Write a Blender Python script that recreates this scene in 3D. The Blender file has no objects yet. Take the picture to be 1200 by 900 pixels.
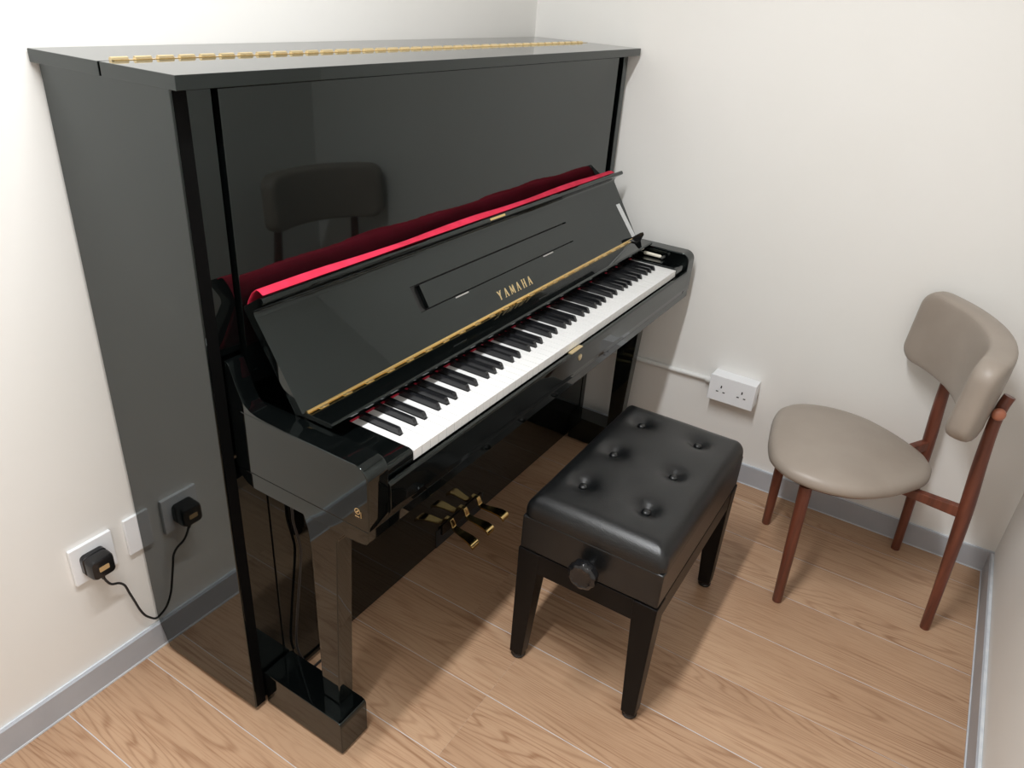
import bpy, bmesh, math, random
from mathutils import Vector, Matrix
random.seed(7)
S = bpy.context.scene
COL = S.collection
PI = math.pi

# ------------------------------------------------------------------ camera
cam_d = bpy.data.cameras.new('camera')
cam = bpy.data.objects.new('camera', cam_d)
COL.objects.link(cam)
cam.location = (-0.6838, -1.3071, 1.4430)
cam.rotation_mode = 'XYZ'
cam.rotation_euler = (1.07804733, -0.0679698928, -1.01111166)
cam_d.sensor_fit = 'HORIZONTAL'
cam_d.sensor_width = 36.0
cam_d.lens = 869.31 / 1200 * 36.0
cam_d.clip_start = 0.02
S.camera = cam

# ------------------------------------------------------------------ world, light, exposure
w = bpy.data.worlds.new('world'); S.world = w
w.use_nodes = True
w.node_tree.nodes['Background'].inputs['Color'].default_value = (0.9, 0.95, 1, 1)
w.node_tree.nodes['Background'].inputs['Strength'].default_value = 0.3
S.view_settings.view_transform = 'Standard'
S.view_settings.look = 'None'
S.view_settings.exposure = 0.0
S.view_settings.gamma = 1.0
S.view_settings.use_curve_mapping = False

TUBE_X, TUBE_Y, TUBE_Z, TUBE_L = -0.30, -0.80, 2.36, 1.20
ld = bpy.data.lights.new('tube_light', 'AREA')
ld.shape = 'RECTANGLE'; ld.size = TUBE_L; ld.size_y = 0.07
ld.energy = 40.0
ld.color = (0.965, 0.985, 1.0)
lamp = bpy.data.objects.new('tube_light', ld)
COL.objects.link(lamp)
lamp.location = (TUBE_X, TUBE_Y, TUBE_Z)

# ------------------------------------------------------------------ materials
MATS = {}
def nmat(name):
    m = bpy.data.materials.new(name); m.use_nodes = True
    MATS[name] = m
    nt = m.node_tree
    return m, nt, nt.nodes['Principled BSDF']
def plain(name, col, rough=0.5, metal=0.0, ior=1.5, coat=0.0, emit=None):
    m, nt, b = nmat(name)
    b.inputs['Base Color'].default_value = (*col, 1)
    b.inputs['Roughness'].default_value = rough
    b.inputs['Metallic'].default_value = metal
    b.inputs['IOR'].default_value = ior
    b.inputs['Coat Weight'].default_value = coat
    if emit:
        b.inputs['Emission Color'].default_value = (*emit[0], 1)
        b.inputs['Emission Strength'].default_value = emit[1]
    return m
def noisy(name, c1, c2, scale=8.0, rough=0.5, bump=0.0, bscale=200.0, ior=1.5, stretch=(1, 1, 1), detail=4, lo=.35, hi=.65, dist=.002):
    m, nt, b = nmat(name)
    N, L = nt.nodes, nt.links
    tc = N.new('ShaderNodeTexCoord'); mp = N.new('ShaderNodeMapping')
    mp.inputs['Scale'].default_value = stretch
    L.new(tc.outputs['Object'], mp.inputs['Vector'])
    no = N.new('ShaderNodeTexNoise'); no.inputs['Scale'].default_value = scale; no.inputs['Detail'].default_value = detail
    L.new(mp.outputs['Vector'], no.inputs['Vector'])
    cr = N.new('ShaderNodeValToRGB')
    cr.color_ramp.elements[0].position = lo; cr.color_ramp.elements[0].color = (*c1, 1)
    cr.color_ramp.elements[1].position = hi; cr.color_ramp.elements[1].color = (*c2, 1)
    L.new(no.outputs['Fac'], cr.inputs['Fac'])
    L.new(cr.outputs['Color'], b.inputs['Base Color'])
    b.inputs['Roughness'].default_value = rough
    b.inputs['IOR'].default_value = ior
    if bump:
        n2 = N.new('ShaderNodeTexNoise'); n2.inputs['Scale'].default_value = bscale; n2.inputs['Detail'].default_value = 3
        L.new(mp.outputs['Vector'], n2.inputs['Vector'])
        bp = N.new('ShaderNodeBump'); bp.inputs['Strength'].default_value = bump; bp.inputs['Distance'].default_value = dist
        L.new(n2.outputs['Fac'], bp.inputs['Height'])
        L.new(bp.outputs['Normal'], b.inputs['Normal'])
    return m

def floor_material():
    m, nt, b = nmat('oak_floor')
    N, L = nt.nodes, nt.links
    tc = N.new('ShaderNodeTexCoord'); oi = N.new('ShaderNodeObjectInfo')
    mul = N.new('ShaderNodeVectorMath'); mul.operation = 'SCALE'; mul.inputs['Scale'].default_value = 37.0
    cmb = N.new('ShaderNodeCombineXYZ')
    L.new(oi.outputs['Random'], cmb.inputs[0]); L.new(oi.outputs['Random'], cmb.inputs[1]); L.new(oi.outputs['Random'], cmb.inputs[2])
    L.new(cmb.outputs[0], mul.inputs[0])
    add = N.new('ShaderNodeVectorMath'); add.operation = 'ADD'
    L.new(tc.outputs['Object'], add.inputs[0]); L.new(mul.outputs[0], add.inputs[1])
    def mapped(sc):
        mp = N.new('ShaderNodeMapping'); mp.inputs['Scale'].default_value = sc
        L.new(add.outputs[0], mp.inputs['Vector']); return mp
    def noise(mp, scale, detail, rough=.5):
        n = N.new('ShaderNodeTexNoise'); n.inputs['Scale'].default_value = scale; n.inputs['Detail'].default_value = detail
        n.inputs['Roughness'].default_value = rough
        L.new(mp.outputs[0], n.inputs['Vector']); return n
    def math_(op, a, bb):
        n = N.new('ShaderNodeMath'); n.operation = op
        for i, v in enumerate((a, bb)):
            if isinstance(v, (int, float)): n.inputs[i].default_value = v
            elif v is not None: L.new(v, n.inputs[i])
        return n.outputs[0]
    # growth rings: a slow field cut into contour lines
    slow = noise(mapped((1.0, 0.085, 1.0)), 6.5, 2.0, .4)
    fine = noise(mapped((1.0, 0.05, 1.0)), 110.0, 3.0, .6)
    ph = math_('ADD', math_('MULTIPLY', slow.outputs['Fac'], 280.0), math_('MULTIPLY', fine.outputs['Fac'], 3.0))
    ring = math_('SINE', ph, None)
    ring = math_('MULTIPLY', math_('ADD', ring, 1.0), 0.5)
    ring = math_('POWER', ring, 5.0)
    pore = noise(mapped((1.0, 0.03, 1.0)), 260.0, 2.0, .7)
    patch = noise(mapped((1.0, 0.35, 1.0)), 5.0, 3.0, .5)
    cr = N.new('ShaderNodeValToRGB')
    cr.color_ramp.elements[0].position = 0.28; cr.color_ramp.elements[0].color = (0.435, 0.268, 0.162, 1)
    cr.color_ramp.elements[1].position = 0.75; cr.color_ramp.elements[1].color = (0.555, 0.362, 0.228, 1)
    L.new(patch.outputs['Fac'], cr.inputs['Fac'])
    mx = N.new('ShaderNodeMix'); mx.data_type = 'RGBA'; mx.blend_type = 'MULTIPLY'
    L.new(cr.outputs['Color'], mx.inputs['A']); mx.inputs['B'].default_value = (0.56, 0.44, 0.36, 1)
    msk = noise(mapped((1.0, 0.25, 1.0)), 9.0, 2.0, .5)
    mr = N.new('ShaderNodeMapRange'); mr.inputs['From Min'].default_value = .38; mr.inputs['From Max'].default_value = .68
    mr.inputs['To Min'].default_value = .12; mr.inputs['To Max'].default_value = .8
    L.new(msk.outputs['Fac'], mr.inputs['Value'])
    L.new(math_('MULTIPLY', ring, mr.outputs['Result']), mx.inputs['Factor'])
    mx2 = N.new('ShaderNodeMix'); mx2.data_type = 'RGBA'; mx2.blend_type = 'MULTIPLY'
    L.new(mx.outputs['Result'], mx2.inputs['A']); mx2.inputs['B'].default_value = (0.70, 0.58, 0.50, 1)
    pr = N.new('ShaderNodeMapRange'); pr.inputs['From Min'].default_value = .50; pr.inputs['From Max'].default_value = .70
    pr.inputs['To Min'].default_value = 0.0; pr.inputs['To Max'].default_value = .65
    L.new(pore.outputs['Fac'], pr.inputs['Value'])
    L.new(pr.outputs['Result'], mx2.inputs['Factor'])
    L.new(mx2.outputs['Result'], b.inputs['Base Color'])
    b.inputs['Roughness'].default_value = 0.42
    bp = N.new('ShaderNodeBump'); bp.inputs['Strength'].default_value = .15; bp.inputs['Distance'].default_value = .0006
    L.new(pore.outputs['Fac'], bp.inputs['Height']); L.new(bp.outputs['Normal'], b.inputs['Normal'])
    return m

floor_material()
WALLC = (0.84, 0.815, 0.765)
noisy('wall_paint', (0.825, 0.81, 0.775), (0.845, 0.83, 0.80), 2.0, .55, .12, 60.0, dist=.001)
noisy('ceiling_paint', (0.86, 0.86, 0.85), (0.88, 0.88, 0.87), 2.0, .6)
plain('grout', (0.60, 0.60, 0.62), .8)
noisy('skirting_paint', (0.40, 0.415, 0.45), (0.46, 0.47, 0.50), 6.0, .45, .1, 80)
noisy('caulk', (0.60, 0.64, 0.69), (0.72, 0.75, 0.78), 30.0, .6)
plain('lacquer', (0.0020, 0.0026, 0.0026), .03, ior=1.58)
MATS['lacquer'].node_tree.nodes['Principled BSDF'].inputs['Specular Tint'].default_value = (0.88, 1.0, 0.985, 1)
plain('reflection_black', (0.003, 0.003, 0.003), .5, ior=1.12)  # low-gloss black, stands in for a dark reflection in the lacquer
plain('case_black', (0.004, 0.004, 0.004), .25)
plain('brass', (0.80, 0.58, 0.25), .10, 1.0)
plain('brass_pale', (0.90, 0.74, 0.45), .3, 1.0)
plain('brass_dark', (0.16, 0.09, 0.035), .4, 1.0)
plain('gold_letter', (0.88, 0.70, 0.40), .35, 1.0)
plain('ivory', (0.78, 0.775, 0.765), .25)
plain('ebony', (0.010, 0.0105, 0.012), .18, ior=1.55)
noisy('red_felt', (0.50, 0.012, 0.035), (0.60, 0.02, 0.05), 40, .95, .3, 400)
noisy('red_cloth', (0.55, 0.010, 0.042), (0.68, 0.020, 0.068), 25, .9, .35, 300)
plain('white_plastic', (0.87, 0.88, 0.90), .3)
plain('white_strip', (0.62, 0.63, 0.63), .35)
plain('pipe_plastic', (0.80, 0.80, 0.78), .35)
plain('slot_dark', (0.02, 0.02, 0.02), .6)
plain('black_plastic', (0.009, 0.009, 0.010), .18)
plain('cable_rubber', (0.012, 0.012, 0.013), .45)
plain('fuse_label', (0.52, 0.34, 0.16), .5)
plain('cream_metal', (0.78, 0.74, 0.62), .3)
plain('steel', (0.6, 0.6, 0.6), .3, 1.0)
noisy('leatherette', (0.005, 0.0055, 0.006), (0.008, 0.0085, 0.009), 20, .31, .5, 420, ior=1.5, dist=.0008)
noisy('stool_wood', (0.004, 0.0035, 0.0033), (0.007, 0.006, 0.0055), 12, .35, .05, 150, ior=1.25, stretch=(1, 1, .2))
noisy('chair_leather', (0.315, 0.265, 0.222), (0.34, 0.288, 0.243), 10, .42, .25, 500, dist=.0006)
noisy('chair_wood', (0.085, 0.024, 0.014), (0.19, 0.056, 0.031), 60, .34, .15, 150, stretch=(1, 1, .07), lo=.3, hi=.7, dist=.0008)
plain('peg_wood', (0.42, 0.15, 0.085), .3)
plain('stitch', (0.17, 0.14, 0.115), .7)
plain('lamp_housing', (0.8, 0.8, 0.8), .4)
plain('lamp_diffuser', (0.9, 0.9, 0.9), .4, emit=((1, .985, .96), 3.0))

# ------------------------------------------------------------------ mesh helpers
class MB:
    def __init__(s): s.v = []; s.f = []; s.m = []
    def add(s, vs, fs, mi=0):
        o = len(s.v); s.v += [tuple(p) for p in vs]
        s.f += [tuple(i + o for i in f) for f in fs]; s.m += [mi] * len(fs); return s
    def box(s, x0, x1, y0, y1, z0, z1, mi=0):
        x0, x1 = sorted((x0, x1)); y0, y1 = sorted((y0, y1)); z0, z1 = sorted((z0, z1))
        vs = [(x0, y0, z0), (x1, y0, z0), (x1, y1, z0), (x0, y1, z0), (x0, y0, z1), (x1, y0, z1), (x1, y1, z1), (x0, y1, z1)]
        return s.add(vs, [(0, 3, 2, 1), (4, 5, 6, 7), (0, 1, 5, 4), (1, 2, 6, 5), (2, 3, 7, 6), (3, 0, 4, 7)], mi)
    def prism_x(s, poly, x0, x1, mi=0):            # poly of (y, z)
        a = sum(poly[i][0] * poly[(i + 1) % len(poly)][1] - poly[(i + 1) % len(poly)][0] * poly[i][1] for i in range(len(poly)))
        if a < 0: poly = poly[::-1]
        n = len(poly)
        vs = [(x0, y, z) for y, z in poly] + [(x1, y, z) for y, z in poly]
        fs = [tuple(range(n))[::-1], tuple(range(n, 2 * n))]
        fs += [(i, (i + 1) % n, n + (i + 1) % n, n + i) for i in range(n)]
        return s.add(vs, fs, mi)
    def prism_z(s, poly, z0, z1, mi=0):            # poly of (x, y)
        a = sum(poly[i][0] * poly[(i + 1) % len(poly)][1] - poly[(i + 1) % len(poly)][0] * poly[i][1] for i in range(len(poly)))
        if a < 0: poly = poly[::-1]
        n = len(poly)
        vs = [(x, y, z0) for x, y in poly] + [(x, y, z1) for x, y in poly]
        fs = [tuple(range(n))[::-1], tuple(range(n, 2 * n))]
        fs += [(i, (i + 1) % n, n + (i + 1) % n, n + i) for i in range(n)]
        return s.add(vs, fs, mi)
    def tube(s, pts, rad, n=12, mi=0, cap=True, flat=None):
        pts = [Vector(p) for p in pts]
        if not hasattr(rad, '__len__'): rad = [rad] * len(pts)
        up = None; rings = []
        for i, p in enumerate(pts):
            t = (pts[min(i + 1, len(pts) - 1)] - pts[max(i - 1, 0)]).normalized()
            if up is None: up = Vector((0, 0, 1)) if abs(t.z) < .9 else Vector((1, 0, 0))
            a = t.cross(up).normalized(); b = a.cross(t).normalized(); up = b
            rings.append([p + (a * math.cos(k * 2 * PI / n) + b * math.sin(k * 2 * PI / n)) * rad[i] for k in range(n)])
        vs = [q for r in rings for q in r]; fs = []
        for i in range(len(rings) - 1):
            for k in range(n):
                fs.append((i * n + k, i * n + (k + 1) % n, (i + 1) * n + (k + 1) % n, (i + 1) * n + k))
        if cap:
            fs.append(tuple(range(n))[::-1]); o = (len(rings) - 1) * n; fs.append(tuple(range(o, o + n)))
        return s.add(vs, fs, mi)
    def lathe(s, prof, n=24, M=None, mi=0):        # prof of (r, h) along local z, M places it
        M = M or Matrix.Identity(4)
        vs = []; fs = []
        for r, h in prof:
            for k in range(n):
                vs.append(M @ Vector((r * math.cos(2 * PI * k / n), r * math.sin(2 * PI * k / n), h)))
        for i in range(len(prof) - 1):
            for k in range(n):
                fs.append((i * n + k, i * n + (k + 1) % n, (i + 1) * n + (k + 1) % n, (i + 1) * n + k))
        fs.append(tuple(range(n))[::-1]); o = (len(prof) - 1) * n; fs.append(tuple(range(o, o + n)))
        return s.add(vs, fs, mi)
    def mesh(s, name, mats, off=(0, 0, 0), bevel=0, bseg=2, sharp=35, fix=True):
        me = bpy.data.meshes.new(name)
        me.from_pydata([(x - off[0], y - off[1], z - off[2]) for x, y, z in s.v], [], s.f)
        for mn in (mats if isinstance(mats, (list, tuple)) else [mats]): me.materials.append(MATS[mn])
        for p, mi in zip(me.polygons, s.m): p.material_index = mi
        bm = bmesh.new(); bm.from_mesh(me)
        if fix: bmesh.ops.recalc_face_normals(bm, faces=bm.faces)
        if bevel:
            es = [e for e in bm.edges if len(e.link_faces) == 2 and e.calc_face_angle(0) > math.radians(40)]
            bmesh.ops.bevel(bm, geom=es, offset=bevel, segments=bseg, profile=.5, affect='EDGES', clamp_overlap=True)
        bm.to_mesh(me); bm.free()
        for p in me.polygons: p.use_smooth = True
        me.set_sharp_from_angle(angle=math.radians(sharp))
        if bevel: me['wn'] = 1
        me.update()
        return me

def link(name, me, parent=None, loc=None):
    o = bpy.data.objects.new(name, me); COL.objects.link(o)
    if parent: o.parent = parent
    if loc: o.location = loc
    if me.get('wn'):
        m = o.modifiers.new('weighted_normals', 'WEIGHTED_NORMAL'); m.keep_sharp = True; m.weight = 100
    return o
def tag(o, label=None, cat=None, group=None, kind=None):
    if label: o['label'] = label
    if cat: o['category'] = cat
    if group: o['group'] = group
    if kind: o['kind'] = kind
    return o
def empty(name, loc, rz=0):
    o = bpy.data.objects.new(name, None); COL.objects.link(o)
    o.location = loc; o.rotation_euler = (0, 0, rz); o.empty_display_size = .1
    return o
def spline(pts, n):                                # Catmull-Rom through points
    pts = [Vector(p) for p in pts]; out = []
    for i in range(len(pts) - 1):
        p0 = pts[max(i - 1, 0)]; p1 = pts[i]; p2 = pts[i + 1]; p3 = pts[min(i + 2, len(pts) - 1)]
        for k in range(n):
            t = k / n
            out.append(.5 * ((2 * p1) + (p2 - p0) * t + (2 * p0 - 5 * p1 + 4 * p2 - p3) * t * t + (3 * p1 - p0 - 3 * p2 + p3) * t ** 3))
    out.append(pts[-1]); return out

# ------------------------------------------------------------------ the room
XR, YT, XL, ZC = 1.5564, -1.6966, -1.75, 2.42
def structure(name, mb, mat, label=None, **k):
    o = link(name, mb.mesh(name, mat, **k)); o['kind'] = 'structure'
    if label: o['label'] = label
    return o
structure('wall_back', MB().box(XL - .1, XR + .1, 0, .1, -.05, ZC + .05), 'wall_paint', 'cream painted wall behind the piano')
structure('wall_right', MB().box(XR, XR + .1, YT - .1, 0, -.05, ZC + .05), 'wall_paint', 'cream painted wall with the double socket')
structure('wall_front', MB().box(XL - .1, XR, YT - .1, YT, -.05, ZC + .05), 'wall_paint', 'cream painted wall behind the chair, facing the piano')
structure('wall_left', MB().box(XL - .1, XL, YT, 0, -.05, ZC + .05), 'wall_paint', 'cream painted wall at the entrance side')
structure('ceiling', MB().box(XL, XR, YT, 0, ZC, ZC + .05), 'ceiling_paint', 'flat white ceiling')
fl = structure('floor', MB().box(XL, XR, YT, 0, -.05, -.0005), 'grout', 'oak-look plank tile floor with pale grout joints')
PW, PX0, PJ = .187, -.046, -.721
k0 = math.floor((XL - PX0) / PW)
gap = .0012
k = k0
while PX0 + k * PW < XR:
    a = max(PX0 + k * PW, XL); b = min(PX0 + (k + 1) * PW, XR)
    off = 0 if k in (1, 2, 4) else (.17 if k > 2 else -.25)
    ends = [0.0] + ([PJ + off] if k > -9 else []) + [YT]
    for j in range(len(ends) - 1):
        y1, y0 = ends[j], ends[j + 1]
        c = ((a + b) / 2, (y0 + y1) / 2, 0)
        me = MB().box(a + gap * (.55 + .5 * random.random()), b - gap * (.55 + .5 * random.random()), y0 + .00015, y1 - .00015, -.008, 0).mesh('floor_plank', 'oak_floor', off=c)
        link('floor_plank', me, fl, c)
    k += 1
# skirting boards with a caulk bead above and below
def skirting(name, box, beads, label):
    o = structure(name, MB().box(*box), 'skirting_paint', label, bevel=.0015)
    for bb in beads:
        link('caulk_bead', MB().box(*bb).mesh('caulk_bead', 'caulk'), o)
HB = .0713
skirting('baseboard_back', (XL, XR, -.012, 0, 0, HB), [(XL, XR, -.0135, -.0005, .0005, .0055), (XL, XR, -.0050, -.0005, HB, HB + .0018)], 'grey painted skirting along the wall behind the piano')
skirting('baseboard_right', (XR - .012, XR, YT, -.012, 0, HB), [(XR - .0135, XR - .0005, YT, -.012, .0005, .0045), (XR - .006, XR - .0005, YT, -.012, HB, HB + .0015)], 'grey painted skirting below the double socket')
skirting('baseboard_front', (XL, XR - .012, YT, YT + .012, 0, HB), [(XL, XR - .012, YT + .0005, YT + .0145, .0005, .0055), (XL, XR - .012, YT + .0005, YT + .0075, HB, HB + .0015)], 'grey painted skirting behind the chair')

# ceiling light (out of the picture, it lights the room)
cl = empty('ceiling_light', (TUBE_X, TUBE_Y, ZC))
tag(cl, 'long white batten lamp on the ceiling', 'lamp')
link('housing', MB().box(-.64, .64, -.045, .045, -.03, 0).mesh('housing', 'lamp_housing', bevel=.006), cl)
link('diffuser', MB().box(-.61, .61, -.036, .036, -.05, -.0305).mesh('diffuser', 'lamp_diffuser', bevel=.008), cl)
lamp.parent = cl; lamp.location = (0, 0, TUBE_Z - ZC)

# ------------------------------------------------------------------ upright piano
W = 1.537; TH = -.005
PO = (W / 2, -.30, 0)
root_loc = Matrix.Rotation(TH, 4, 'Z') @ Vector(PO)
piano = empty('upright_piano', root_loc, TH)
tag(piano, 'tall glossy black upright piano against the wall, keyboard open', 'piano')
def pp(name, mb, mat, bevel=.0015, parent=None, label=None, **k):
    o = link(name, mb.mesh(name, mat, off=PO, bevel=bevel, **k), parent or piano)
    if label: o['label'] = label
    return o
H, LT, OX, YS = 1.307, .0205, .0105, -.3314
T = .030
# side panels
side = [(YS, .012), (YS, H - LT), (-.0088, H - LT), (-.0088, .092), (-.014, .075), (-.034, .012)]
pp('side_panel', MB().prism_x(side, 0, .0265), 'lacquer', .002)
pp('dark_reflection_strip', MB().box(.0042, .0262, YS - .0008, YS + .002, .0145, H - LT - .001), 'reflection_black', 0, label='matt black front edge of the side panel')  # dark reflection put in as colour on the bass side's glossy edge
pp('side_panel', MB().prism_x(side, W - T, W), 'lacquer', .003)
pp('case_body', MB().box(T, W - T, -.29, -.04, .03, H - LT - .001), 'case_black', 0)
# top lid in two halves with a long brass hinge
YH = -.190
pp('lid_back', MB().box(-OX, W + OX, YH + .0022, -.0034, H - LT, H), 'lacquer', .0015)
pp('lid_front', MB().box(-OX, W + OX, -.3626, YH - .0022, H - LT, H), 'lacquer', .0015)
hx0, hx1 = .012, W - .012
hg = pp('lid_hinge', MB().box(hx0, hx1, YH - .0052, YH + .0052, H - .001, H + .0008), 'brass', 0, label='long brass piano hinge in the lid')
kn = MB().tube([(-.0135, 0, 0), (.0135, 0, 0)], .0042, 8).mesh('hinge_knuckle', 'brass_pale')
xx = hx0 + .0105
while xx < hx1 - .0105:
    link('hinge_knuckle', kn, hg, (xx - PO[0], YH - PO[1], H + .001)); xx += .0385
# upper front
YU = -.336
pp('upper_panel', MB().box(.0765, W - .074, YU, YU + .022, .79, H - LT - .004), 'lacquer', .002)
for a, b, c, d in ((.027, .0700, .027, .0905), (W - .0715, W - T - .0005, W - .0905, W - T - .0005)):
    pp('pilaster', MB().box(a, b, -.3285 if a < .5 else -.310, -.29, .86, H - LT - .001), 'lacquer', .001)
    pp('lower_pilaster', MB().box(c, d, -.3285, -.29, .02, .61), 'lacquer', .001)
pp('middle_rail', MB().box(T + .0005, W - T - .0005, -.312, -.2905, .64, .789), 'lacquer', .001)
# lower front
pp('lower_panel', MB().box(.092, W - .092, -.331, -.312, .088, .60), 'lacquer', .002)
br = MB().box(.091, W - .091, -.326, -.292, .012, .0865)
pp('bottom_rail', br, 'lacquer', .002)
pp('pedal_opening', MB().box(.65, .886, -.3268, -.3262, .012, .072), 'slot_dark', 0)
# arms
arm = [(-.3320, .853), (-.336, .8535), (-.341, .852), (-.345, .846), (-.350, .832), (-.357, .812), (-.366, .791), (-.374, .780), (-.386, .773), (-.402, .769), (-.425, .767), (-.47, .766), (-.55, .7655), (-.626, .765)]
for i in range(0, 9):
    t = i / 8 * PI / 2
    arm.append((-.626 - .0245 * math.sin(t), .7405 + .0245 * math.cos(t)))
arm += [(-.651, .66), (-.650, .640), (-.3320, .640)]
AX0, AX1 = .030, .080
for nm, a, b in (('arm', AX0, AX1), ('arm', W - AX1, W - AX0)):
    low = [(-.3320, .7655)] + [q for q in arm if q[1] <= .7655]
    scroll = [q for q in arm if q[1] > .7655] + [(-.470, .7656), (-.3320, .7656)]
    pp(nm, MB().prism_x(low, a, b), 'lacquer', .0025, sharp=30)
    c, d = (a, a + .034) if a < .5 else (b - .034, b)
    pp('arm_scroll', MB().prism_x(scroll, c, d), 'lacquer', .0022, sharp=30)
# keybed: a rounded slab under the arms
kb = [(-.336, .6395), (-.336, .634), (-.342, .622), (-.356, .611), (-.374, .606), (-.42, .606), (-.62, .608), (-.642, .611), (-.648, .619), (-.648, .6395)]
pp('keybed', MB().prism_x(kb, .031, W - .031), 'lacquer', .001, sharp=30)
# keyslip with the lock
ks = [(-.6425, .640), (-.6425, .7115), (-.646, .7130), (-.651, .7120), (-.6535, .707), (-.6542, .690), (-.6540, .660), (-.6525, .653), (-.6495, .650), (-.6485, .640)]
slip = pp('keyslip', MB().prism_x(ks, AX1 + .0005, W - AX1 - .0005), 'lacquer', .001, sharp=30)
pp('lock_plate', MB().box(.708, .764, -.6535, -.6430, .7118, .7150), 'brass_pale', .0008, slip, 'brass lock plate')
Mk = Matrix.Translation((.752, -.6541, .690)) @ Matrix.Rotation(PI / 2, 4, 'X')
pp('keyhole_escutcheon', MB().lathe([(.0045, 0), (.008, 0), (.008, .0015), (.0045, .0018)], 20, Mk), 'brass_pale', 0, slip)
# key blocks beside the keyboard
K0 = W / 2 - .6125
for a, b in ((AX1 + .0004, K0 - .0015), (K0 + 1.2265, W - AX1 - .0004)):
    pb = [(-.470, .700), (-.470, .7385), (-.632, .7385), (-.6385, .7365), (-.6415, .731), (-.6415, .715), (-.6385, .700)]
    pp('key_block', MB().prism_x(pb, a, b), 'lacquer', .0015, sharp=30)
# keys
YK, ZK, KW = -.6407, .7338, 1.225 / 52
LETTERS = 'AB' + 'CDEFGAB' * 7 + 'C'
BO = {('C', 'D'): -.0022, ('D', 'E'): .0022, ('F', 'G'): -.0032, ('G', 'A'): 0, ('A', 'B'): .0032}
BW = .0105
def cut(i):        # black key offset between white i and i+1, or None
    if i < 0 or i > 50: return None
    return BO.get((LETTERS[i], LETTERS[i + 1]))
cache = {}
YB, YBF = -.4920, -.5907
for i in range(52):
    lc = cut(i - 1); rc = cut(i)
    key = (lc, rc)
    if key not in cache:
        g = .0006; x0, x1 = g, KW - g
        a = x0 if lc is None else lc + BW / 2 + .0012
        b = x1 if rc is None else KW + rc - BW / 2 - .0012
        poly = [(x0, 0), (x1, 0)]
        cy = YBF - .0022 - YK
        if rc is not None: poly += [(x1, cy), (b, cy)]
        poly += [(b, YB - YK), (a, YB - YK)]
        if lc is not None: poly += [(a, cy), (x0, cy)]
        cache[key] = MB().prism_z(poly, -.020, 0).mesh('white_key', 'ivory', bevel=.0006, bseg=2)
    link('white_key', cache[key], piano, (K0 + i * KW - PO[0], YK - PO[1], ZK))
def black_mesh():
    yb = -.465; L = yb - YBF; h = .0118; w0, w1 = BW / 2, BW / 2 - .0011
    prof = [(0, -.012, w0), (.0005, .002, w0), (.0042, h * .86, w1 + .0003), (.0068, h, w1), (L, h, w1)]
    vs = []
    for y, z, ww in prof: vs += [(-ww, y, z), (ww, y, z)]
    n = len(prof)
    vs += [(-w0, L, -.012), (w0, L, -.012)]
    fs = [(2 * i, 2 * i + 1, 2 * i + 3, 2 * i + 2) for i in range(n - 1)]
    fs += [(2 * n - 2, 2 * n - 1, 2 * n + 1, 2 * n), (2 * n, 2 * n + 1, 1, 0)]
    fs += [tuple([2 * i for i in range(n)] + [2 * n])[::-1], tuple([2 * i + 1 for i in range(n)] + [2 * n + 1])]
    return MB().add(vs, fs).mesh('black_key', 'ebony', bevel=.0009, bseg=2, sharp=50)
bk = black_mesh()
for i in range(51):
    c = cut(i)
    if c is not None:
        link('black_key', bk, piano, (K0 + (i + 1) * KW + c - PO[0], YBF - PO[1], ZK))
pp('key_felt', MB().box(K0, K0 + 1.225, -.4968, -.4925, ZK + .0004, ZK + .0034), 'red_felt', .001, label='thin red felt strip behind the keys')
# name strip the fallboard folds up from
strip = [(-.440, .750), (-.440, .778), (-.522, .778), (-.5255, .777), (-.527, .774), (-.526, .770), (-.522, .768), (-.462, .768), (-.462, .750)]
ns = pp('name_strip', MB().prism_x(strip, AX1 + .0005, W - AX1 - .0005), 'lacquer', .0008, sharp=30)
fh = pp('fallboard_hinge', MB().box(AX1 + .001, W - AX1 - .001, -.4785, -.470, .7780, .7790).tube([(AX1 + .001, -.4685, .7795), (W - AX1 - .001, -.4685, .7795)], .0030, 8), 'brass', 0, label='brass hinge along the fallboard')
sc = MB().box(-.010, .010, -.0030, .0030, 0, .0007).lathe([(.0020, .0007), (.0018, .0012)], 10).mesh('hinge_plate', 'brass_pale')
xx = AX1 + .035
while xx < W - AX1 - .02:
    link('hinge_plate', sc, fh, (xx - PO[0], -.4745 - PO[1], .7791)); xx += .0585

# fallboard, opened and leaning back
A = Vector((-.468, .778)); Bp = Vector((-.370, .932)); FD = (Bp - A).normalized(); FN = Vector((-FD.y, FD.x))
def fpt(x, s_, n): q = A + FD * s_ + FN * n; return (x, q.x, q.y)
def fbox(mb, x0, x1, s0, s1, n0, n1, mi=0):
    t = MB().box(x0, x1, s0, s1, n0, n1)
    return mb.add([fpt(*q) for q in t.v], t.f, mi)
def fprism(mb, poly, x0, x1, mi=0):
    return mb.prism_x([tuple(A + FD * s_ + FN * n) for s_, n in poly], x0, x1, mi)
FX0, FX1 = .0725, W - .0725
DX0, DX1, DS0, DS1 = .440, 1.105, .0715, .1285
fb = MB()
fbox(fb, FX0, FX1, .002, DS0, -.018, 0)
fbox(fb, FX0, DX0, DS0, DS1, -.018, 0)
fbox(fb, DX1, FX1, DS0, DS1, -.018, 0)
fbox(fb, FX0, FX1, DS1, .178, -.018, 0)
fall = pp('fallboard', fb, 'lacquer', 0)
lip = [(.178, -.018), (.178, 0), (.1825, 0), (.1868, .0016), (.1902, .0052), (.192, .010), (.1926, .016), (.1928, .033), (.1942, .0365), (.197, .038), (.201, .038), (.2038, .0365), (.205, .033), (.205, -.014), (.202, -.018)]
lp = MB(); fprism(lp, lip, FX0, FX1)
flip = pp('fallboard_lip', lp, 'lacquer', .0004, fall, sharp=25)
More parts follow.
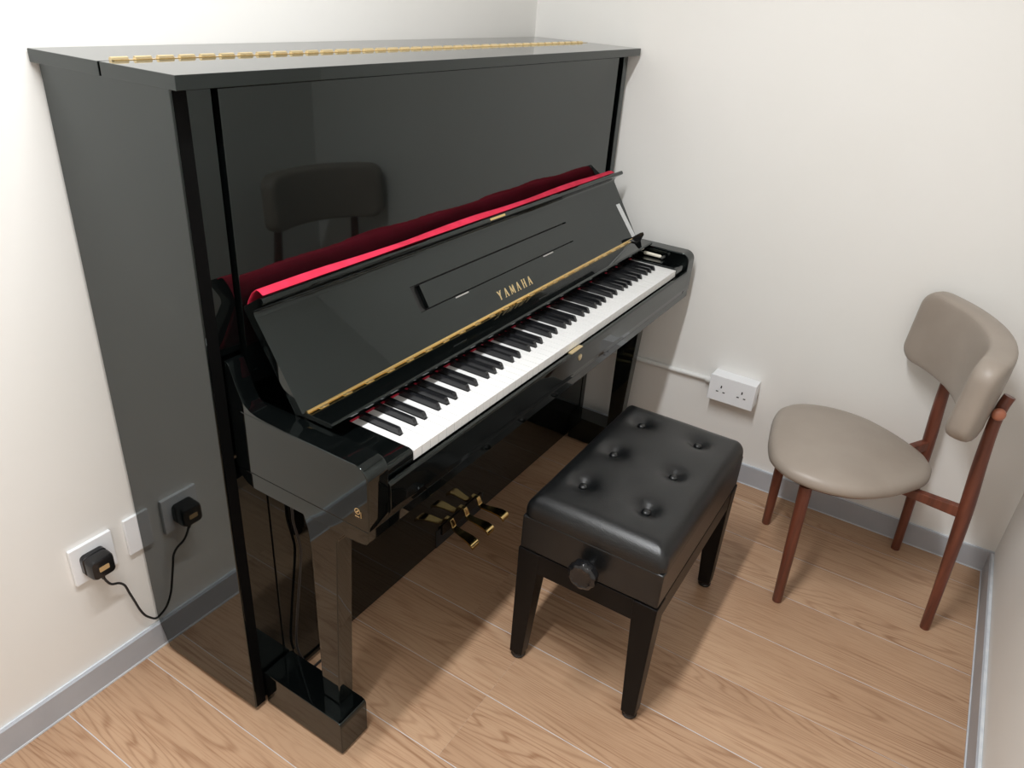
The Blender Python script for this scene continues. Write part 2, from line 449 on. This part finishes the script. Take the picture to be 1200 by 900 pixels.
fl2 = MB(); fbox(fl2, .7365, .800, .1955, .2005, .0372, .0386)
pp('lock_strike', fl2, 'brass', 0, fall, 'small brass strike plate')
# folding music desk let into the fallboard
rc_ = MB(); fbox(rc_, DX0, DX1, DS0, DS1, -.018, -.0112)
pp('desk_recess', rc_, 'slot_dark', 0, fall)
dk = MB(); fbox(dk, DX0 + .028, DX1 + .0010, DS0 + .0028, DS1 - .0036, -.0108, .0002)
desk = pp('music_desk', dk, 'lacquer', 0, fall)
nf = MB(); fprism(nf, [(DS0 + .001, -.0108), (DS0 + .001, -.006), (DS0 + .012, -.0095), (DS1 - .012, -.0095), (DS1 - .001, -.006), (DS1 - .001, -.0108)], DX0 + .001, DX0 + .0265)
pp('finger_notch', nf, 'case_black', 0, fall)
for a, b in ((.558, .606), (.938, .989)):
    ht = MB(); fbox(ht, a, b, .0675, .0705, -.001, .0012)
    pp('desk_hinge', ht, 'steel', .0003, fall, 'small bright metal hinge leaf')
# gold lettering
def stroke(mb, p, q, t, M):
    p = Vector(p); q = Vector(q); d = (q - p).normalized(); nn = Vector((-d.y, d.x)) * t / 2
    pts = [p + nn, p - nn, q - nn, q + nn]
    vs = [M(c.x, c.y, .0002) for c in pts] + [M(c.x, c.y, .0010) for c in pts]
    mb.add(vs, [(0, 1, 2, 3), (7, 6, 5, 4), (0, 4, 5, 1), (1, 5, 6, 2), (2, 6, 7, 3), (3, 7, 4, 0)])
GL = {
 'Y': ([((-.42, 1), (0, .45), .26), ((.42, 1), (0, .45), .16), ((0, .5), (0, 0), .26)], [(-.42, 1), (.42, 1), (0, 0)]),
 'A': ([((-.42, 0), (0, 1), .14), ((.42, 0), (.02, 1), .28), ((-.26, .34), (.26, .34), .10)], [(-.42, 0), (.42, 0)]),
 'M': ([((-.50, 0), (-.46, 1), .15), ((.50, 0), (.46, 1), .27), ((-.46, 1), (0, .12), .24), ((.46, 1), (0, .12), .14)], [(-.5, 0), (.5, 0)]),
 'H': ([((-.36, 0), (-.36, 1), .27), ((.36, 0), (.36, 1), .27), ((-.36, .5), (.36, .5), .12)], [(-.36, 0), (.36, 0), (-.36, 1), (.36, 1)]),
}
LH, LW = .0205, .0140
for i, ch in enumerate('YAMAHA'):
    cx = .7065 + i * .0268
    M = lambda u, v, n: fpt(cx + u * LW, .0200 + v * LH, n)
    mb = MB(); st, sf = GL[ch]
    def strokeM(p, q, t):
        pp_ = Vector((p[0] * LW, p[1] * LH)); qq = Vector((q[0] * LW, q[1] * LH))
        stroke(mb, pp_, qq, t * LW, lambda u, v, n: fpt(cx + u, .0200 + v, n))
    for p, q, t in st: strokeM(p, q, t)
    for sx, sy in sf: strokeM((sx - .2, sy), (sx + .2, sy), .08)
    pp('logo_letter', mb, 'gold_letter', 0, fall, fix=False)
# white protective strip and soft-close damper at the treble end
st = MB(); o = [fpt(1.4165, .117, .0003), fpt(1.4405, .1165, .0003), fpt(1.4605, .0065, .0003), fpt(1.4365, .0065, .0003)]
o2 = [(x, y + FN.x * .0012, z + FN.y * .0012) for x, y, z in o]
st.add(o + o2, [(0, 1, 2, 3), (7, 6, 5, 4), (0, 4, 5, 1), (1, 5, 6, 2), (2, 6, 7, 3), (3, 7, 4, 0)])
pp('buffer_strip', st, 'white_strip', 0, fall, 'pale plastic buffer strip')
dm = MB().prism_x([(-.462, .7388), (-.458, .778), (-.488, .802), (-.497, .806), (-.501, .799), (-.492, .775), (-.487, .7388)], 1.4385, 1.4425)
damp = pp('damper_bracket', dm, 'black_plastic', .0008)
pp('damper_foot', MB().box(1.405, 1.4384, -.492, -.462, .7785, .7812), 'black_plastic', .0008, damp)
pp('damper_rod', MB().tube([(1.436, -.484, .7475), (1.436, -.513, .7468)], .0022, 8), 'steel', 0, damp)
pp('damper_cylinder', MB().tube([(1.436, -.512, .7468), (1.436, -.514, .7468), (1.436, -.566, .7455), (1.436, -.570, .7455)], [.0035, .0050, .0050, .0038], 14), 'cream_metal', 0, damp, 'cream soft-close damper cylinder')
pp('damper_pin', MB().tube([(1.428, -.575, .7450), (1.446, -.575, .7450)], .0042, 10), 'steel', 0, damp)
# emblem on the bass arm
em = MB()
Me = Matrix.Translation((AX0 - .0006, -.627, .6765)) @ Matrix.Rotation(-PI / 2, 4, 'Y')
ring = []
for kk in range(24):
    a0 = 2 * PI * kk / 24; a1 = 2 * PI * (kk + 1) / 24
    q = [Me @ Vector((r * math.cos(a), r * math.sin(a), h)) for h in (0, .0006) for r, a in ((.0047, a0), (.0060, a0), (.0060, a1), (.0047, a1))]
    em.add(q, [(0, 1, 2, 3), (7, 6, 5, 4), (0, 4, 5, 1), (1, 5, 6, 2), (2, 6, 7, 3), (3, 7, 4, 0)])
def ebar(p, q, t):
    p = Vector(p); q = Vector(q); d = (q - p).normalized(); nn = Vector((-d.y, d.x)) * t / 2
    c4 = [p + nn, p - nn, q - nn, q + nn]
    vs = [(AX0 - .0006, -.627 + c.x, .6765 + c.y) for c in c4] + [(AX0 - .0012, -.627 + c.x, .6765 + c.y) for c in c4]
    em.add(vs, [(0, 1, 2, 3), (7, 6, 5, 4), (0, 4, 5, 1), (1, 5, 6, 2), (2, 6, 7, 3), (3, 7, 4, 0)])
ebar((.0022, -.0022), (-.0022, .0022), .0024)
ebar((.005, -.0105), (-.004, -.0105), .0016)
ebar((-.0078, -.0112), (-.0078, .001), .0009)
pp('emblem', em, 'gold_letter', 0, label='tiny gold emblem on the arm')
# legs, toe blocks
legp = [(-.418, .6055), (-.436, .596), (-.446, .586), (-.459, .563), (-.467, .538), (-.4705, .500), (-.472, .458), (-.473, .326), (-.476, .1005), (-.522, .1005), (-.532, .362), (-.540, .540), (-.545, .552), (-.556, .566), (-.562, .580), (-.564, .6055)]
toe = [(-.3325, .006), (-.3325, .098), (-.545, .098), (-.553, .0955), (-.557, .090), (-.558, .083), (-.558, .006)]
for a, b, c, d in ((.064, .104, .030, .107), (W - .104, W - .064, W - .107, W - .030)):
    pp('leg', MB().prism_x(legp, a, b), 'lacquer', .0025, sharp=30)
    pp('toe_block', MB().prism_x(toe, c, d), 'lacquer', .0025, sharp=30)
    pp('caster', MB().lathe([(.012, .0), (.014, .001), (.014, .006)], 14, Matrix.Translation(((c + d) / 2, -.53, 0))).lathe([(.012, .0), (.014, .001), (.014, .006)], 14, Matrix.Translation(((c + d) / 2, -.37, 0))), 'black_plastic', 0)
# pedals
def pedal(cx, fl_):
    prof = [(-.330, .0925, .0075, 0), (-.3415, .0915, .0080, 0), (-.347, .083, .0085, 0), (-.352, .071, .0090, .02), (-.360, .0672, .0100, .08), (-.378, .0665, .0115, .3), (-.398, .0665, .0140, .6), (-.416, .0650, .0165, .85), (-.430, .0605, .0175, 1), (-.4355, .055, .0170, 1), (-.4365, .049, .0155, 1)]
    th_ = .0065; vs = []
    for y, z, ww, q in prof: vs += [(cx + fl_ * q - ww, y, z), (cx + fl_ * q + ww, y, z), (cx + fl_ * q + ww, y + .002, z - th_), (cx + fl_ * q - ww, y + .002, z - th_)]
    n = len(prof); fs = [(0, 3, 2, 1), (4 * n - 4, 4 * n - 3, 4 * n - 2, 4 * n - 1)]
    for i in range(n - 1):
        for j in range(4): fs.append((4 * i + j, 4 * i + (j + 1) % 4, 4 * i + 4 + (j + 1) % 4, 4 * i + 4 + j))
    pp('pedal', MB().add(vs, fs), 'brass', .0012, sharp=40)
for cx, fl_ in ((.702, -.012), (.768, 0), (.834, .012)): pedal(cx, fl_)
pp('pedal_slot', MB().box(.670, .866, -.3335, -.3265, .0505, .086), 'case_black', 0)

# thin cord hanging in front of the lower panel
cp = [Vector(q) - Vector(PO) for q in spline([(.135, -.3400, .6020), (.132, -.3400, .54), (0.139, -.3400, 0.481), (0.140, -.3400, 0.443), (0.149, -.3400, 0.391), (0.152, -.3400, 0.347), (0.139, -.3400, 0.260), (0.128, -.3400, 0.193), (0.119, -.3400, 0.117), (0.127, -.3400, 0.066), (.146, -.345, .012), (.18, -.345, .0045), (.24, -.345, .0045)], 6)]
pc = empty('hanging_cord', Matrix.Rotation(TH, 4, 'Z') @ Vector((.15, -.35, 0)), TH)
tag(pc, 'thin black cord hanging below the keyboard behind the bass leg of the piano', 'cord')
link('cable', MB().tube([(p.x + PO[0] - .15, p.y + PO[1] + .35, p.z) for p in cp], .0028, 8).mesh('cable', 'cable_rubber'), pc)

# red keyboard cover folded over the raised fallboard
cv = MB(); nx = 150; rows = []
rnd = random.Random(3)
ph = [rnd.uniform(0, 6.28) for _ in range(6)]
for i in range(nx + 1):
    t = i / nx; x = .082 + t * (1.418 - .082)
    wob = .0022 * math.sin(9 * t + ph[0]) + .0016 * math.sin(23 * t + ph[1]) + .0012 * math.sin(51 * t + ph[2])
    rag = .0025 * math.sin(14 * t + ph[3]) + .0018 * math.sin(37 * t + ph[4]) + rnd.uniform(-.0008, .0008)
    lift = .0105 + .0018 * math.sin(17 * t + ph[5])
    row = [(.2066, .0375 + rag * 1.2), (.2070, .0362 + rag), (.2078, .0335 + rag * .6), (.2092 + lift * .5, .028), (.2085 + lift, .020 + wob), (.2085 + lift * .9, .006 + wob), (.2075 + lift * .35, -.008), (.2058, -.0165), (.2000, -.0205), (.180, -.0215), (.150, -.0235), (.110, -.026), (.075, -.027 + wob)]
    rows.append([fpt(x, s_, n) for s_, n in row])
m_ = len(rows[0])
vs = [q for r in rows for q in r]
fs = [(i * m_ + j, i * m_ + j + 1, (i + 1) * m_ + j + 1, (i + 1) * m_ + j) for i in range(nx) for j in range(m_ - 1)]
CO = (W / 2, -.37, .95)
cover_root = empty('keyboard_cover', Matrix.Rotation(TH, 4, 'Z') @ Vector(CO), TH)
tag(cover_root, 'red felt keyboard cover folded over the raised fallboard of the piano', 'cloth')
cvo = link('cloth', cv.add(vs, fs).mesh('cloth', 'red_cloth', off=CO, sharp=80), cover_root)
sm = cvo.modifiers.new('thickness', 'SOLIDIFY'); sm.thickness = .0014; sm.offset = 0

# ------------------------------------------------------------------ wall sockets
def slot_box(mb, parent, off):
    return link('socket_slot', mb.mesh('socket_slot', 'slot_dark', off=off), parent)
SX, SZ, SS = -.1029, .3422, .0450
ws = empty('wall_socket', (SX, 0, SZ))
tag(ws, 'square white wall socket with the black plug in it, left of the piano', 'socket')
link('face_plate', MB().box(-SS, SS, -.009, 0, -SS, SS).mesh('face_plate', 'white_plastic', bevel=.002), ws)
bp_ = empty('blank_plate', (.016, 0, .3425))
tag(bp_, 'plain white wall plate half hidden behind the edge of the piano', 'wall plate')
link('face_plate', MB().box(-.045, .045, -.0080, 0, -.0465, .0465).mesh('face_plate', 'white_plastic', bevel=.002), bp_)
pg = empty('power_plug', (SX - .003, -.0092, SZ - .001))
tag(pg, 'black three-pin plug with a tan fuse label and trailing cable', 'plug')
def rrect(wx, wz, r, n=5, top=1.0):
    out = []
    for cx, cz, a0 in ((1, 1, 0), (-1, 1, PI / 2), (-1, -1, PI), (1, -1, 1.5 * PI)):
        for i in range(n + 1):
            a = a0 + i / n * PI / 2
            out.append((cx * (wx - r) + r * math.cos(a), cz * (wz - r) + r * math.sin(a)))
    return out
def loft_y(mb, rings):                             # rings: list of (y, [(x,z)...])
    n = len(rings[0][1]); vs = []; fs = []
    for y, poly in rings: vs += [(x, y, z) for x, z in poly]
    for i in range(len(rings) - 1):
        for j in range(n): fs.append((i * n + j, i * n + (j + 1) % n, (i + 1) * n + (j + 1) % n, (i + 1) * n + j))
    fs.append(tuple(range(n))); o = (len(rings) - 1) * n; fs.append(tuple(range(o, o + n))[::-1])
    return mb.add(vs, fs)
b0 = rrect(.0255, .0245, .010)
def sc_(poly, k, dz=0): return [(x * k, z * k + dz) for x, z in poly]
body = loft_y(MB(), [(0, b0), (-.010, b0), (-.0115, sc_(b0, .93)), (-.016, sc_(b0, .93)), (-.018, sc_(b0, 1.0)), (-.033, sc_(b0, .97)), (-.038, sc_(b0, .88)), (-.0395, sc_(b0, .72))])
link('body', body.mesh('body', 'black_plastic', sharp=40), pg)
link('fuse_label', loft_y(MB(), [(-.0394, rrect(.0105, .0058, .002)), (-.0401, rrect(.0105, .0058, .002))]).mesh('fuse_label', 'fuse_label'), pg)
gx, gy, gz = SX - .003, -.0092, SZ - .001
gr = MB().tube([(0, -.019, -.022), (.001, -.019, -.030), (.003, -.019, -.042)], [.0062, .0055, .0036], 10)
link('cord_grip', gr.mesh('cord_grip', 'black_plastic'), pg)
path = [(-.1040, -.028, .308), (-.0985, -.026, .288), (-.088, -.022, .268), (-.071, -.0190, .2560), (-.060, -.018, .240), (-.0545, -.018, .215), (-.0480, -.018, .187), (-.0400, -.0175, .152), (-.031, -.0165, .127), (-.020, -.0160, .110), (-.008, -.0095, .0935), (.003, -.0045, .0855), (.02, -.0042, .083), (.06, -.0042, .085)]
link('cable', MB().tube([(p.x - gx, p.y - gy, p.z - gz) for p in spline(path, 6)], .0026, 8).mesh('cable', 'cable_rubber'), pg)

ds = empty('double_socket', (XR, -.860, .3400))
tag(ds, 'white double wall socket in a surface box above the skirting', 'socket')
link('back_box', MB().box(-.043, 0, -.073, .073, -.043, .043).mesh('back_box', 'white_plastic', bevel=.002), ds)
dp = link('face_plate', MB().box(-.054, -.0432, -.0745, .0745, -.0445, .0445).mesh('face_plate', 'white_plastic', bevel=.0025), ds)
for cy in (.034, -.034):
    for (a, b, c, d) in ((-.002, .002, .004, .013), (.007, .0145, -.011, -.0075), (-.0145, -.007, -.011, -.0075)):
        slot = MB().box(-.0548, -.0541, cy + a, cy + b, c, d)
        link('socket_slot', slot.mesh('socket_slot', 'slot_dark'), dp)
cd = empty('conduit_pipe', (XR, -.5, .330))
tag(cd, 'thin white conduit pipe running along the wall into the double socket', 'pipe')
link('pipe', MB().tube([(-.0095, -.2865, .012), (-.0095, .1, 0.0), (-.0095, .46, -.008)], .0085, 14).mesh('pipe', 'pipe_plastic'), cd)
link('coupling', MB().tube([(-.0125, -.2865, .012), (-.0125, -.262, .0115)], .0115, 14).mesh('coupling', 'pipe_plastic', bevel=.001), cd)

# ------------------------------------------------------------------ piano stool
QX0, QX1, QY0, QY1 = .458, 1.008, -1.031, -.698
QC = ((QX0 + QX1) / 2, (QY0 + QY1) / 2, 0)
stool = empty('piano_stool', QC)
tag(stool, 'black leatherette piano stool with a buttoned seat and height knob', 'stool')
HX, HY = (QX1 - QX0) / 2, (QY1 - QY0) / 2
ZS, ZL, ZT = .430, .341, .487
BX, BY = (-.152, .008, .176), (.0835, -.0685)
def cushion():
    mb = MB(); nx, ny = 84, 56; r = .042; rc = .022; hx, hy = HX - .0015, HY - .0015
    def spac(i, n):
        t = i / n * 2 - 1
        return math.copysign(1 - (1 - abs(t)) ** 1.5, t) if False else math.sin(t * PI / 2) * .55 + t * .45
    top = ZT
    def zf(x, y):
        qx = abs(x) - (hx - rc); qy = abs(y) - (hy - rc)
        d = -(math.hypot(max(qx, 0), max(qy, 0)) + min(max(qx, qy), 0) - rc)   # inside distance
        d = max(d, 0)
        z = top - .006
        z += .006 * (1 - (x / hx) ** 4) * (1 - (y / hy) ** 4)
        if d < r: z -= (r - math.sqrt(max(r * r - (r - d) ** 2, 0))) * .92
        for bx in BX:
            for by in BY:
                rr = math.hypot((x - bx), (y - by))
                z -= .0150 * math.exp(-(rr / .0225) ** 2) + .005 * math.exp(-(rr / .055) ** 2)
        return z
    for j in range(ny + 1):
        for i in range(nx + 1):
            x = hx * spac(i, nx); y = hy * spac(j, ny)
            qx = abs(x) - (hx - rc); qy = abs(y) - (hy - rc)
            if qx > 0 and qy > 0 and math.hypot(qx, qy) > rc:
                k = rc / math.hypot(qx, qy)
                x = math.copysign(hx - rc + qx * k, x); y = math.copysign(hy - rc + qy * k, y)
            mb.v.append((x, y, zf(x, y)))
    idx = lambda i, j: j * (nx + 1) + i
    for j in range(ny):
        for i in range(nx): mb.f.append((idx(i, j), idx(i + 1, j), idx(i + 1, j + 1), idx(i, j + 1))); mb.m.append(0)
    bd = [idx(i, 0) for i in range(nx)] + [idx(nx, j) for j in range(ny)] + [idx(i, ny) for i in range(nx, 0, -1)] + [idx(0, j) for j in range(ny, 0, -1)]
    o = len(mb.v)
    for q in bd:
        x, y, z = mb.v[q]; mb.v.append((x, y, ZS + .0010))
    n = len(bd)
    for q in range(n): mb.f.append((bd[q], o + q, o + (q + 1) % n, bd[(q + 1) % n])); mb.m.append(0)
    mb.f.append(tuple(range(o, o + n))); mb.m.append(0)
    return mb
link('cushion', cushion().mesh('cushion', 'leatherette', sharp=60), stool)
btn = MB().lathe([(.009, -.006), (.0105, -.002), (.0095, .0015), (.006, .0035), (.002, .0042)], 16).mesh('button', 'leatherette', sharp=60)
for bx in BX:
    for by in BY: link('button', btn, stool, (bx, by, ZT - .0148))
link('seat_box', MB().box(-HX + .002, HX - .002, -HY + .002, HY - .002, ZL + .0008, ZS).mesh('seat_box', 'leatherette', bevel=.004, bseg=3), stool)
for y0 in (-HY + .0015, HY - .0235):
    link('apron', MB().box(-HX + .045, HX - .045, y0, y0 + .022, .286, ZL - .0005).mesh('apron', 'stool_wood', bevel=.001), stool)
for x0 in (-HX + .0015, HX - .0235):
    link('apron', MB().box(x0, x0 + .022, -HY + .045, HY - .045, .286, ZL - .0005).mesh('apron', 'stool_wood', bevel=.001), stool)
def sleg(sx, sy):
    mb = MB(); o = -.0005
    def ring(wx, wy, z, ins):
        xo, yo = HX - o - ins, HY - o - ins
        return [(sx * xo, sy * yo, z), (sx * (xo - wx), sy * yo, z), (sx * (xo - wx), sy * (yo - wy), z), (sx * xo, sy * (yo - wy), z)]
    rs = [ring(.032, .034, .014, 0.001), ring(.048, .052, .286, .0005), ring(.050, .054, ZL - .0005, 0)]
    vs = [q for r in rs for q in r]; fs = [(0, 1, 2, 3), (11, 10, 9, 8)]
    for i in range(2):
        for j in range(4): fs.append((4 * i + j, 4 * i + (j + 1) % 4, 4 * i + 4 + (j + 1) % 4, 4 * i + 4 + j))
    lg = link('leg', mb.add(vs, fs).mesh('leg', 'stool_wood', bevel=.0025), stool)
    c = Matrix.Translation((sx * (HX - o - .017), sy * (HY - o - .018), 0))
    link('rubber_foot', MB().lathe([(.0165, 0), (.0175, .002), (.0175, .006), (.0165, .007), (.0160, .0135)], 20, c).mesh('rubber_foot', 'black_plastic', sharp=40), lg)
for sx in (-1, 1):
    for sy in (-1, 1): sleg(sx, sy)
Mn = Matrix.Translation((-HX, -.006, .374)) @ Matrix.Rotation(-PI / 2, 4, 'Y')
kb_ = MB(); n = 48; prof = [(.027, .016), (.031, .018), (.0325, .022), (.0325, .037), (.029, .041), (.024, .0425), (.0225, .0415), (.010, .0412)]
vs = []; fs = []
for r, h in prof:
    for q in range(n):
        a = 2 * PI * q / n; rr = r * (1 + (.035 * math.cos(10 * a) if r > .023 else 0)); vs.append(Mn @ Vector((rr * math.cos(a), rr * math.sin(a), h)))
for i in range(len(prof) - 1):
    for q in range(n): fs.append((i * n + q, i * n + (q + 1) % n, (i + 1) * n + (q + 1) % n, (i + 1) * n + q))
fs += [tuple(range(n)), tuple(range((len(prof) - 1) * n, len(prof) * n))]
knob = link('height_knob', kb_.add(vs, fs).mesh('height_knob', 'black_plastic', sharp=40), stool)
link('knob_shaft', MB().lathe([(.009, .0005), (.009, .018)], 14, Mn).mesh('knob_shaft', 'steel'), knob)

# ------------------------------------------------------------------ chair
CA = math.atan2(.34, .94)
chair = empty('dining_chair', (1.278, -1.325, 0), CA)
tag(chair, 'taupe padded chair with red-brown wooden legs in the corner', 'chair')
half = [(0, .287), (.085, .284), (.150, .266), (.198, .215), (.216, .135), (.200, .050), (.157, -.018), (.106, -.070), (.054, -.108), (0, -.122)]
right = spline([(x, y, 0) for x, y in half], 6)
SR = Matrix.Rotation(math.radians(-10), 3, 'Z')
right0 = right
outl = [(p.x, p.y) for p in right] + [(-p.x, p.y) for p in right[-2:0:-1]]
outl = [((SR @ Vector((x, y - .09, 0))).x, (SR @ Vector((x, y - .09, 0))).y + .09) for x, y in outl]
def rings_pad(outline, c, prof, fn=lambda p: p):
    n = len(outline); vs = []; fs = []
    for k_, z in prof:
        for x, y in outline: vs.append(fn((c[0] + (x - c[0]) * k_, c[1] + (y - c[1]) * k_, z)))
    for i in range(len(prof) - 1):
        for j in range(n): fs.append((i * n + j, i * n + (j + 1) % n, (i + 1) * n + (j + 1) % n, (i + 1) * n + j))
    fs.append(tuple(range(n))[::-1]); o = (len(prof) - 1) * n; fs.append(tuple(range(o, o + n)))
    return MB().add(vs, fs)
sp = [(.02, .4385), (.3, .4380), (.6, .4360), (.8, .4315), (.90, .4270), (.955, .4215), (.985, .4150), (.999, .4070), (1.0, .4000), (.992, .3930), (.97, .3885), (.93, .3865), (.02, .3865)]
link('seat', rings_pad(outl, (0, .09), sp).mesh('seat', 'chair_leather', sharp=70), chair)
link('seat_board', rings_pad(outl, (0, .09), [(.9, .3775), (.905, .3862)]).mesh('seat_board', 'chair_wood', sharp=40), chair)
for s in (-1, 1):
    link('front_leg', MB().tube([(s * .176, .193, 0), (s * .1755, .1932, .003), (s * .168, .199, .19), (s * .160, .205, .3770)], [.0115, .0128, .0150, .0165], 16).mesh('front_leg', 'chair_wood'), chair)
    lp_ = spline([(s * .166, -.194, 0), (s * .165, -.184, .18), (s * .164, -.170, .38), (s * .160, -.158, .52), (s * .156, -.153, .62), (s * .153, -.156, .67), (s * .151, -.163, .700)], 5)
    nn = len(lp_)
    rl = link('rear_leg', MB().tube(lp_, [.0125 + .0045 * math.exp(-((p.z - .40) / .2) ** 2) for p in lp_], 16).mesh('rear_leg', 'chair_wood'), chair)
    p0 = Vector((s * .161, -.168, .378)); p1 = Vector((s * .075, -.040, .3655))
    d_ = (p1 - p0).normalized(); sd = Vector((d_.y, -d_.x, 0)).normalized() * .0105; up = sd.cross(d_).normalized()
    if up.z < 0: up = -up
    vs = []
    for p, hh_ in ((p0, .0160), (p1, .0118)): vs += [p - sd - up * hh_, p + sd - up * hh_, p + sd + up * hh_, p - sd + up * hh_]
    link('rail', MB().add(vs, [(0, 1, 2, 3), (7, 6, 5, 4), (0, 4, 5, 1), (1, 5, 6, 2), (2, 6, 7, 3), (3, 7, 4, 0)]).mesh('rail', 'chair_wood', bevel=.004), chair)
    pg_ = MB().lathe([(.004, -.006), (.0125, -.002), (.0150, .004), (.0145, .009), (.011, .0135), (.005, .0155)], 18, Matrix.Translation((s * .167, -.146, .660)) @ Matrix.Rotation(s * PI / 2 * .9, 4, 'Y') @ Matrix.Rotation(0, 4, 'X'))
    link('peg', pg_.mesh('peg', 'peg_wood', sharp=60), rl)
# padded backrest bent around the sitter
RB, YC, ZB = .320, -.146, .704
def bend(p):
    a, b, n_ = p
    th_ = a / RB; r = RB - n_
    return (.002 + r * math.sin(th_), YC + RB - r * math.cos(th_) - .06 * b, ZB + b + .035 * a)
ol = []
hw, hh, rr = .253, .101, .044
for cx, cz, a0 in ((1, 1, 0), (-1, 1, PI / 2), (-1, -1, PI), (1, -1, 1.5 * PI)):
    for i in range(9):
        a = a0 + i / 8 * PI / 2
        ol.append((cx * (hw - rr) + rr * math.cos(a), cz * (hh - rr) + rr * math.sin(a)))
    nxt = {(1, 1): (-1, 1), (-1, 1): (-1, -1), (-1, -1): (1, -1), (1, -1): (1, 1)}[(cx, cz)]
    p0 = ol[-1]; a1 = {(-1, 1): PI / 2, (-1, -1): PI, (1, -1): 1.5 * PI, (1, 1): 0}[nxt]
    p1 = (nxt[0] * (hw - rr) + rr * math.cos(a1), nxt[1] * (hh - rr) + rr * math.sin(a1))
    m2 = 14 if abs(p1[0] - p0[0]) > .2 else 4
    for q in range(1, m2): ol.append((p0[0] + (p1[0] - p0[0]) * q / m2, p0[1] + (p1[1] - p0[1]) * q / m2))
tk = .0325
bpf = [(.02, tk), (.3, tk), (.6, tk * .99), (.8, tk * .97), (.9, tk * .92), (.95, tk * .84), (.98, tk * .68), (.995, tk * .4), (1.0, 0), (.995, -tk * .4), (.98, -tk * .68), (.95, -tk * .84), (.9, -tk * .92), (.8, -tk * .97), (.6, -tk * .99), (.3, -tk), (.02, -tk)]
link('backrest', rings_pad(ol, (0, 0), bpf, bend).mesh('backrest', 'chair_leather', sharp=70), chair)
